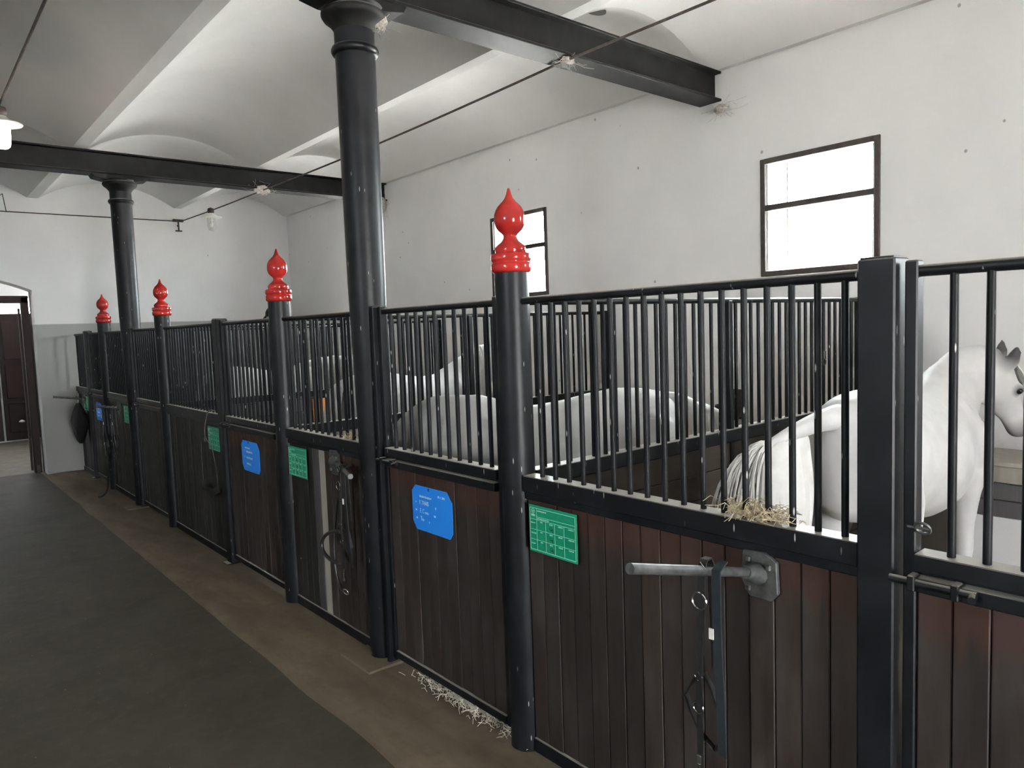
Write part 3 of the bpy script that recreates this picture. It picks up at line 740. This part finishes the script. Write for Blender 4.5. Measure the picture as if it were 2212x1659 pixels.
o = tuft('hay_wisp', XF, 4.16, HM, 60, .02, .03, .012, M_STRAW, .05); o['label'] = 'small hay wisp on the ledge beside the big column'

# metal shackle on the right door, latch on the partition, bird, cobwebs, vent
r = thing('shackle', 'small steel shackle hanging on the frame of the door at the right edge', 'shackle', (XF - .03, .80, 1.40))
MB().ring((0, -.01, 0), .02, .004, (1, 0, .6), 18, 6).build('bow', M_GALV, r, True); MB().tube([(-.0, .03, .0), (-.0, -.03, .0)], .004, 8).build('pin', M_GALV, r, True)
r = thing('hook_clip', 'small dark hook clipped to a bar of the nearest partition', 'hook', (5.09, YA - .02, 1.70))
MB().ring((0, 0, -.03), .02, .006, (0, 1, 0), 14, 6).build('loop', M_LEATHER, r, True); MB().box((0, 0, .02), (.03, .02, .06)).build('body', M_LEATHER, r, bevel=.004)
r = thing('small_bird', 'small dark bird perched on the door rail beside the second red-capped post', 'bird', (XF, 5.36, HT + .0165), 0)
bp = [(-.0, .085, .012), (0, .05, .022), (0, .02, .034), (0, -.015, .047), (0, -.04, .066), (0, -.055, .072), (0, -.068, .07)]
MB().tube(bp, [.004, .012, .024, .03, .022, .018, .006], 12).build('body', M_LEATHER, r, True)
MB().tube([(0, .06, .018), (0, .11, .002), (0, .135, -.004)], [.012, .008, .003], 6, sq=.5).build('tail', M_LEATHER, r, True)
MB().tube([(0, -.066, .07), (0, -.082, .067)], [.004, .001], 6).build('beak', M_LEATHER, r, True)
f = MB(); f.tube([(.012, 0, .02), (.012, -.004, 0)], .002, 5); f.tube([(-.012, 0, .02), (-.012, -.004, 0)], .002, 5); f.build('legs', M_LEATHER, r)
def clump(name, loc, size, label, cat, strands=30, seed=1):
    rr = random.Random(seed); r = thing(name, label, cat, loc); b = MB(); vs = []; fs = []; nu, nv = 16, 10
    for j in range(nv + 1):
        th = PI * j / nv
        for i in range(nu):
            a = 2 * PI * i / nu; d = Vector((math.sin(th) * math.cos(a), math.sin(th) * math.sin(a), math.cos(th)))
            k = 1 + .45 * mnoise.noise(d * 2.3 + Vector((seed, 0, 0))); vs.append((d.x * size[0] * k, d.y * size[1] * k, d.z * size[2] * k))
    for j in range(nv):
        for i in range(nu): fs.append((j * nu + i, j * nu + (i + 1) % nu, (j + 1) * nu + (i + 1) % nu, (j + 1) * nu + i))
    b.add(vs, fs); b.build('tangle', M_COBWEB, r, True)
    w_ = MB()
    for i in range(strands):
        p = Vector((rr.gauss(0, size[0] * .6), rr.gauss(0, size[1] * .6), rr.gauss(0, size[2] * .6))); q = p + Vector((rr.gauss(0, size[0]), rr.gauss(0, size[1]), rr.gauss(-size[2] * .5, size[2])))
        w_.tube([p, (p + q) / 2 + Vector((0, 0, -.01)), q], .0015, 3, cap=False)
    w_.build('threads', M_COBWEB, r); return r
clump('cobweb_clump', (5.66, 3.74, 3.83), (.03, .07, .035), 'dirty cobweb clump hanging at the wall end of the near beam', 'cobweb', 40, 3)
clump('cobweb_clump', (3.86, 3.81, 3.895), (.06, .03, .025), 'cobweb tangle where the cable crosses the near beam', 'cobweb', 40, 5)
clump('cobweb_clump', (3.86, 9.47, 3.90), (.10, .04, .06), 'cobweb tangle where the cable crosses the far beam', 'cobweb', 40, 8)
clump('cobweb_clump', (2.30, 3.79, 3.80), (.05, .025, .05), 'cobweb on the capital of the big column', 'cobweb', 30, 9)
clump('cobweb_clump', (5.66, 9.46, 3.85), (.04, .05, .10), 'cobweb clump at the wall end of the far beam', 'cobweb', 40, 12)
b = MB(); b.lathe([(.075, 0), (.075, .012), (.05, .016)], n=20); o = b.build('vent_cap', M_FRAME, None, loc=(4.40, 3.90 + .12, 4.435)); o.scale = (1.3, .8, 1); tag(o, 'small dark oval vent plate in the vault above the near beam', 'vent')

# ---- drinker on wall, manger in the near box
r = thing('drinking_bowl', 'dark cast drinking bowl on the window wall behind the nearest partition', 'drinker', (XW - .02, 3.63, 1.12))
MB().lathe([(.05, 0), (.10, .03), (.125, .09), (.125, .13), (.11, .13), (.10, .06), (.02, .04)], (-.13, 0, 0), 24).build('bowl', M_FRAME, r, True)
MB().box((-.03, 0, .13), (.06, .17, .26)).build('back_plate', M_FRAME, r, bevel=.01)
MB().tube([(-.02, 0, .25), (-.02, 0, .55)], .012, 8).build('pipe', M_GALV, r, True)
r = thing('manger', 'wooden feed manger on a masonry base against the window wall, beyond the nearest horse', 'manger', (XW - .003, .85, 0))
MB().box((-.26, 0, .36), (.5, 1.6, .70)).build('base', M_REVEAL, r, bevel=.01)
for i in range(3): MB().box((-.53, 0, .765 + i * .108), (.03, 1.62, .104)).build('plank', M_PALE if i == 2 else M_MAUVE, r, bevel=.004)
MB().box((-.28, .80, .87), (.5, .03, .32)).build('plank', M_MAUVE, r, bevel=.004)
MB().box((-.28, -.80, .87), (.5, .03, .32)).build('plank', M_MAUVE, r, bevel=.004)
MB().box((-.28, 0, 1.045), (.55, 1.66, .03)).build('rim', M_PALE, r, bevel=.006)

# ---- lamps and cables
def lamp(x, y, lit, label):
    r = thing('stable_lamp', label, 'lamp', (x, y, 3.62))
    MB().lathe([(.035, .26), (.045, .27), (.05, .30), (.042, .335), (.02, .345), (.012, .35)], n=20).build('cap', M_BROWNCAP, r, True)
    MB().lathe([(.055, .195), (.15, .198), (.155, .206), (.10, .222), (.06, .245), (.04, .265)], n=32).build('shade', M_ENAMEL, r, True)
    jar = [(.012, 0), (.035, .004), (.052, .02), (.059, .05), (.062, .12), (.062, .19), (.055, .205)]
    MB().lathe(jar, n=24).build('glass_jar', M_LITGLASS if lit else M_LAMPGLASS, r, True)
    if not lit:
        MB().lathe([(.006, .06), (.024, .085), (.028, .11), (.016, .15), (.013, .2)], n=14).build('bulb', M_ENAMEL, r, True)
    return r
lamp(.835, 7.4, True, 'lit caged lamp with bright glass at the left picture edge')
lamp(3.86, 11.5, False, 'unlit clear glass lamp hanging from the cable beyond the far beam')
def cable(pts, label, rad=.0095):
    o = MB().tube(pts, rad, 8).build('cable', M_CABLE, None, True); tag(o, label, 'cable'); return o
def sag(a, c, n, s_):
    a, c = Vector(a), Vector(c); return [a.lerp(c, i / n) - Vector((0, 0, s_ * 4 * (i / n) * (1 - i / n))) for i in range(n + 1)]
cable(sag((3.86, YB + .01, 3.99), (3.86, YC0, 3.90), 8, .02) + sag((3.86, YC0, 3.90), (3.86, YC1, 3.90), 20, .02)[1:] + sag((3.86, YC1, 3.90), (3.86, YC2, 3.90), 20, .03)[1:] + sag((3.86, YC2, 3.90), (3.84, YE - .06, 3.95), 12, .01)[1:], 'dark cable running the length of the stable above the boxes')
cable(sag((.80, YB + .01, 3.95), (.80, YC1, 3.90), 16, .02) + sag((.80, YC1, 3.90), (.83, 7.4, 3.965), 12, .0)[1:] + sag((.83, 7.4, 3.965), (.83, YC2, 3.90), 12, .01)[1:], 'dark cable along the aisle ceiling to the lit lamp')
cable(sag((3.84, YE - .06, 3.95), (-4.3, YE - .06, 3.93), 30, .01), 'dark cable crossing along the top of the end wall', .008)
r = thing('cable_bracket', 'small hooked bracket carrying the cable corner on the end wall', 'bracket', (3.80, YE, 3.94))
MB().box((-.0, -.03, -.06), (.016, .06, .02)).build('arm', M_CABLE, r); MB().box((0, -.07, -.06), (.02, .02, .20)).build('post', M_CABLE, r); MB().box((.0, -.06, -.15), (.10, .04, .02)).build('foot', M_CABLE, r); MB().box((0, -.06, .02), (.16, .05, .04)).build('clamp', M_CABLE, r)
r = thing('cable_drop', 'thin wire loop dropping from the vault to the end-wall cable', 'wire', (1.40, YE - .06, 3.93))
MB().tube([(.03, 0, 0), (.0, .0, .26)], .006, 6).build('drop_wire', M_CABLE, r, True); MB().tube([(0, 0, .26), (-.26, 0, -.0)], .004, 6).build('stay_wire', M_CABLE, r, True)

# ================================================================== HORSES
def loft(mb, st, n=20):
    """st: list of (pos, up, side, ru, rl_down, rs)"""
    vs = []; fs = []; m = len(st)
    for (p, u, s_, ru, rd, rs) in st:
        for k in range(n):
            a = 2 * PI * k / n; c, d = math.cos(a), math.sin(a)
            vs.append(p + u * (c * (ru if c > 0 else rd)) + s_ * (d * rs * (1 - .10 * max(c, 0) ** 2)))
    for i in range(m - 1):
        for k in range(n): fs.append((i * n + k, i * n + (k + 1) % n, (i + 1) * n + (k + 1) % n, (i + 1) * n + k))
    fs.append(tuple(range(n))[::-1]); fs.append(tuple((m - 1) * n + k for k in range(n)))
    mb.add(vs, fs)
def interp(keys, t):
    for i in range(len(keys) - 1):
        a, c = keys[i], keys[i + 1]
        if t <= c[0]:
            q = (t - a[0]) / (c[0] - a[0]); q = q * q * (3 - 2 * q)
            return [a[j] + (c[j] - a[j]) * q for j in range(1, len(a))]
    return list(keys[-1][1:])
def horse(label, loc, phi, neck, poll, muzzle, tail, tail_n=160, dark_ears=False, mane_side=1, mane_n=150, tail_fall=.9, swish=(0, 0, 0), seed=1, head_bulk=1.0, tail_core=None, hair_t=(.8, 11), hair_r=1.0, ear=.165, grav=.42):
    rr = random.Random(seed)
    r = thing('horse', label, 'horse', loc, PI / 2 - phi)
    Z = Vector((0, 0, 1)); Y = Vector((0, 1, 0)); mb = MB()
    T = [(-.80, 1.47, 1.12, .06), (-.775, 1.515, .99, .15), (-.70, 1.555, .93, .225), (-.58, 1.578, .90, .272), (-.42, 1.585, .89, .290), (-.25, 1.56, .86, .285), (-.08, 1.52, .82, .295), (.10, 1.495, .79, .305),
         (.26, 1.505, .785, .295), (.38, 1.55, .80, .262), (.47, 1.58, .82, .245), (.56, 1.555, .85, .245), (.66, 1.49, .90, .235), (.75, 1.42, .97, .195), (.81, 1.34, 1.06, .13), (.835, 1.28, 1.13, .06)]
    st = []
    for i, (x, zt, zb, hw) in enumerate(T):
        zc = zb + (zt - zb) * .47; st.append((Vector((x, 0, zc)), Z, Y, zt - zc, zc - zb, hw))
    loft(mb, st, 28)
    # haunch and shoulder muscle masses
    for s_ in (-1, 1):
        mb.tube([(-.66, .13 * s_, 1.40), (-.60, .16 * s_, 1.22), (-.52, .165 * s_, 1.02), (-.47, .165 * s_, .90)], [.10, .165, .155, .09], 16)
        mb.tube([(.40, .13 * s_, 1.44), (.52, .16 * s_, 1.26), (.62, .16 * s_, 1.08), (.58, .15 * s_, .96)], [.06, .115, .115, .085], 16)
        # hind leg: stifle forward, hock back
        mb.tube([(-.50, .165 * s_, 1.02), (-.47, .17 * s_, .88), (-.54, .165 * s_, .74), (-.66, .155 * s_, .60), (-.705, .15 * s_, .53), (-.70, .148 * s_, .46), (-.675, .145 * s_, .32), (-.66, .143 * s_, .20), (-.63, .143 * s_, .13), (-.60, .143 * s_, .07)],
                [.15, .12, .092, .062, .058, .048, .038, .046, .040, .05], 14)
        # fore leg
        mb.tube([(.55, .155 * s_, 1.02), (.54, .155 * s_, .88), (.54, .15 * s_, .70), (.55, .148 * s_, .52), (.55, .147 * s_, .45), (.545, .146 * s_, .32), (.545, .145 * s_, .20), (.575, .145 * s_, .12), (.59, .145 * s_, .07)],
                [.12, .085, .062, .056, .046, .036, .045, .038, .05], 14)
    # neck
    B0 = Vector((.46, 0, 1.24)); P0 = Vector(poll); Mz = Vector(muzzle)
    C = bez([B0] + [Vector(q) for q in neck] + [P0], 14); st = []
    hint = Vector((-.25, 0, 1))
    for i, p in enumerate(C):
        t = i / 13; tan = (C[min(i + 1, 13)] - C[max(i - 1, 0)]).normalized()
        u = (hint - tan * hint.dot(tan)).normalized(); s_ = tan.cross(u).normalized()
        ru, rs = interp([(0, .33, .17), (.25, .275, .165), (.55, .205, .125), (.85, .155, .095), (1, .125, .085)], t)
        st.append((p, u, s_, ru, ru * 1.05, rs))
    loft(mb, st, 24); nt = (C[13] - C[11]).normalized()
    # head
    d = (Mz - P0).normalized(); HL = (Mz - P0).length
    u = nt - d * nt.dot(d); u = u.normalized() if u.length > .1 else Vector((0, 0, 1)); s_ = d.cross(u).normalized(); st = []
    for t in (-.10, -.04, .05, .14, .24, .34, .46, .58, .70, .82, .91, .97, 1.0):
        ru, rd, rs = interp([(-.10, .03, .03, .03), (-.04, .07, .07, .075), (.05, .092, .12, .092), (.2, .092, .165, .108), (.34, .083, .158, .10), (.52, .07, .105, .075), (.75, .062, .072, .062), (.9, .058, .066, .065), (.97, .045, .052, .056), (1.0, .02, .025, .03)], t)
        st.append((P0 + d * (HL * t) + u * .0, u, s_, ru * head_bulk, rd * head_bulk, rs * head_bulk))
    loft(mb, st, 24)
    for k in (-1, 1):      # brow ridges and ears
        e0 = P0 + d * (.0) + s_ * (.060 * k) + u * .06
        tip = e0 + (u * .50 - d * .85 + s_ * .22 * k).normalized() * ear
        mb.tube([e0 - u * .03, e0 + (tip - e0) * .25, e0 + (tip - e0) * .6, e0 + (tip - e0) * .88, tip], [.034, .040, .034, .018, .006], 12)
        mb.tube([P0 + d * (HL * .26) + u * .055 * head_bulk + s_ * .07 * k, P0 + d * (HL * .36) + u * .045 * head_bulk + s_ * .074 * k], [.042, .036], 10)
    me0 = mb.mesh('body_raw', None)
    tmp = bpy.data.objects.new('tmp', me0); COL.objects.link(tmp)
    md = tmp.modifiers.new('rm', 'REMESH'); md.mode = 'VOXEL'; md.voxel_size = .0155
    sm = tmp.modifiers.new('sm', 'SMOOTH'); sm.factor = .5; sm.iterations = 7
    dg = bpy.context.evaluated_depsgraph_get(); me = bpy.data.meshes.new_from_object(tmp.evaluated_get(dg)); bpy.data.objects.remove(tmp)
    me.name = 'body'; me.materials.clear(); me.materials.append(M_COAT); me.shade_smooth()
    nv = len(me.vertices); co = np.empty(nv * 3); me.vertices.foreach_get('co', co); co = co.reshape(-1, 3)
    pig = np.clip(1.25 - np.linalg.norm(co - np.array(Mz), axis=1) / .13, 0, .9)
    for k in (-1, 1):
        e0 = P0 + s_ * (.060 * k) + u * .06; tip = e0 + (u * .50 - d * .85 + s_ * .22 * k).normalized() * ear
        if dark_ears: pig = np.maximum(pig, np.clip(1.6 - np.linalg.norm(co - np.array(tip), axis=1) / .12, 0, .95))
        ey = P0 + d * (HL * .31) + u * .045 * head_bulk + s_ * .10 * k
        pig = np.maximum(pig, np.clip(1.3 - np.linalg.norm(co - np.array(ey), axis=1) / .04, 0, .8))
    at = me.attributes.new('pigment', 'FLOAT', 'POINT'); at.data.foreach_set('value', pig.astype(np.float32))
    bo = inst(me, 'body', r)
    for k in (-1, 1):
        ey = P0 + d * (HL * .31) + u * .046 * head_bulk + s_ * .097 * k * head_bulk
        q = MB(); q.tube([ey - s_ * .022, ey - s_ * .014, ey, ey + s_ * .012 , ey + s_ * .018], [.006, .018, .023, .016, .004], 12); q.build('eye', M_EYE, r, True)
        nq = MB(); c_ = P0 + d * (HL * .93) + u * .03 * head_bulk + s_ * .052 * k * head_bulk; nq.tube([c_ - d * .02, c_, c_ + d * .018], [.006, .015, .006], 10); nq.build('nostril', M_EYE, r, True)
    for (x, y) in ((-.595, .143), (-.595, -.143), (.60, .145), (.60, -.145)):
        MB().lathe([(.066, .012), (.064, .02), (.050, .075), (.046, .085)], (x, y, 0), 16).build('hoof', M_HOOF, r, True)
    # mane on one side of the crest, forelock on the brow
    mn = MB(); cs = []
    for i, p in enumerate(C):
        tan = (C[min(i + 1, 13)] - C[max(i - 1, 0)]).normalized(); uu = (hint - tan * hint.dot(tan)).normalized()
        ru = interp([(0, .33), (.25, .275), (.55, .205), (.85, .155), (1, .125)], i / 13)[0]; cs.append((p + uu * ru * .97, uu, tan.cross(uu).normalized(), ru))
    for i in range(mane_n):
        t = rr.uniform(3.0, 12.9); a = int(t); q = t - a; p = cs[a][0].lerp(cs[a + 1][0], q); uu = cs[a][1].lerp(cs[a + 1][1], q); sd = cs[a][2] * (-mane_side); rw = cs[a][3]
        ln = rr.uniform(.18, .34); p = p + sd * rr.uniform(-.012, .02)
        side_out = interp([(0, .165), (4, .155), (7, .125), (11, .10), (13, .09)], t)[0]
        p1 = p + uu * .014 + sd * .035; p2 = p + sd * (side_out * .9 + .02) - uu * .10 + Vector((0, 0, -.02)); p3 = p + sd * (side_out + .025) + Vector((0, 0, -ln)) - uu * .05
        mn.tube(bez([p - uu * .02, p1, p2, p3], 7), [.005, .006, .006, .0055, .005, .0035, .0012], 4, cap=False, hint=(1, 0, 0))
    for i in range(34):
        p = P0 + u * .085 * head_bulk + s_ * rr.uniform(-.04, .04) - d * .03; e = P0 + d * rr.uniform(.12, .26) + u * .105 * head_bulk + s_ * rr.uniform(-.075, .075)
        mn.tube(bez([p, p + u * .05 + d * .05, e + u * .015, e], 6), [.005, .005, .005, .004, .003, .001], 4, cap=False, hint=(1, 0, 0))
    o = mn.build('mane', M_HAIR, r, True)
    # tail: dock, then hair falling from it
    D = bez([Vector(q) for q in tail], 12)
    tl = MB(); tl.tube(D, [.068, .062, .056, .052, .048, .044, .040, .036, .032, .027, .02, .010], 14, sq=.85)
    tl.build('dock', M_COAT, r, True)
    if tail_core:
        cx, cy, zt, ha, hz, sl = tail_core; kb = MB(); vs = []; fs = []; nu, nv = 72, 16
        for j in range(nv + 1):
            t = j / nv; a_ = ha * (.90 + .18 * math.sin(PI * min(1, t * 1.1)) - .25 * t * t); b_ = .030 + .05 * math.sin(PI * min(1, t * .9 + .08)); al = sl * (1 - t) ** 1.5
            if j == 0: a_ *= .96; b_ *= .5
            for i in range(nu):
                q = 2 * PI * i / nu; gq = 1 + .05 * mnoise.noise((math.cos(q) * 6, math.sin(q) * 2.2, t * 1.3 + seed)) + .03 * mnoise.noise((math.cos(q) * 22, math.sin(q) * 6, t * 1.1))
                gy = 1 + .30 * mnoise.noise((math.cos(q) * 9, math.sin(q) * 3, t * .8)) + .22 * mnoise.noise((math.cos(q) * 26, 0, t * .7))
                lx = a_ * math.cos(q) * gq
                vs.append((cx + lx - .04 * t * t, cy + b_ * math.sin(q) * gy, zt - hz * t + lx * math.tan(al) - .06 * (1 - t) * (abs(lx) / ha) ** 4))
        for j in range(nv):
            for i in range(nu): fs.append((j * nu + i, j * nu + (i + 1) % nu, (j + 1) * nu + (i + 1) % nu, (j + 1) * nu + i))
        fs.append(tuple(range(nu))[::-1]); fs.append(tuple(nv * nu + i for i in range(nu))); kb.add(vs, fs); kb.build('tail_mass', M_HAIR, r, True, angle=80)
    th = MB(); g = Vector((0, 0, -1))
    for i in range(tail_n):
        t = hair_t[0] + rr.random() ** .8 * (hair_t[1] - hair_t[0]); a = min(int(t), 10); q = t - a; p = D[a].lerp(D[a + 1], q); tan = (D[a + 1] - D[a]).normalized()
        ang = rr.uniform(0, 2 * PI); sx = tan.cross(g).normalized(); up_ = sx.cross(tan)
        p = p + (sx * math.cos(ang) + up_ * math.sin(ang)) * .035 * (1 - t / 14)
        v = tan * rr.uniform(.5, 1.0) + sx * math.cos(ang) * rr.uniform(.05, .35) + up_ * (.25 * math.sin(ang)) + Vector(swish) * rr.uniform(.4, 1.2)
        pts = [p]; ln = tail_fall * rr.uniform(.65, 1.0); ns = 9; stp = ln / ns; v = v.normalized()
        for k in range(ns):
            v = (v + g * (grav + .10 * k) + Vector((rr.gauss(0, .05), rr.gauss(0, .05), 0))).normalized(); p = p + v * stp; pts.append(p)
        th.tube(pts, [hair_r * q_ for q_ in (.006, .0075, .0075, .007, .0065, .006, .0055, .0045, .003, .001)], 4, cap=False)
    th.build('tail_hair', M_HAIR, r, True)
    return r
horse('nearest white horse, rump and lifted tail to the aisle, behind the wide square post', (4.29, 1.70, .03), PI / 2,
      [(.76, .0, 1.46), (.84, -.03, 1.655)], (.975, -.18, 1.60), (1.17, -.27, 1.165),
      [(-.74, 0, 1.465), (-.95, .0, 1.475), (-1.15, .03, 1.435), (-1.36, .07, 1.365)], 260, True, 1, 110, .66, (-1.2, .0, .75), 3,
      tail_core=(-1.165, .045, 1.425, .215, .78, .22), hair_t=(9.0, 11), hair_r=.6, ear=.15, grav=.26)
horse('white horse with neck lowered, behind the door with the large blue card', (3.16, 3.36, .008), math.atan2(-.79, .61),
      [(.82, -.02, 1.40), (.98, -.12, 1.24)], (1.02, -.36, 1.10), (1.12, -.62, .60),
      [(-.74, 0, 1.48), (-.88, .0, 1.50), (-1.02, -.03, 1.40), (-1.10, -.07, 1.18)], 60, False, -1, 120, .7, (-.1, 0, 0), 5,
      tail_core=(-1.04, -.03, 1.44, .12, .85, .45), hair_t=(8, 11), hair_r=.5)
horse('white horse with raised neck, seen between the big column and the nearest red-capped post', (4.05, 6.35, .03), PI / 2,
      [(.82, .0, 1.50), (.86, 0, 1.66)], (.96, -.06, 1.66), (1.12, -.36, 1.16),
      [(-.74, 0, 1.48), (-.86, .0, 1.48), (-.95, .0, 1.30), (-.97, .0, 1.1)], 120, False, -1, 140, .6, (0, 0, 0), 7)
horse('far white horse seen in strips through the bars left of the second red-capped post', (3.85, 9.6, .03), PI / 2,
      [(.85, 0, 1.44), (1.05, 0, 1.50)], (1.20, -.04, 1.50), (1.40, -.22, 1.02),
      [(-.74, 0, 1.48), (-.86, .0, 1.48), (-.95, .0, 1.30), (-.97, .0, 1.1)], 80, False, -1, 100, .6, (0, 0, 0), 9)

# repeats share a group phrase
GROUPS = {'stall_screen': 'fixed barred screens along the stall fronts', 'stall_door': 'barred doors along the stall fronts', 'stall_post': 'red-capped round posts', 'square_post': 'square posts of the stall fronts',
          'stall_partition': 'barred partitions between the stalls', 'name_card': 'blue name cards on the doors', 'stall_card': 'green ruled cards on the screens', 'horse': 'white horses in the stalls',
          'headcollar': 'headcollars on the pipe racks', 'halter_rack': 'pipe racks on the stall fronts', 'iron_column': 'cast-iron columns', 'steel_beam': 'steel roof beams', 'cobweb_clump': 'cobwebs under the vault',
          'stable_lamp': 'glass lamps under the vault', 'cable': 'cables under the vault'}
for o in list(COL.objects):
    k_ = o.name.split('.')[0]
    if o.parent is None and 'category' in o.keys() and k_ in GROUPS: o['group'] = GROUPS[k_]
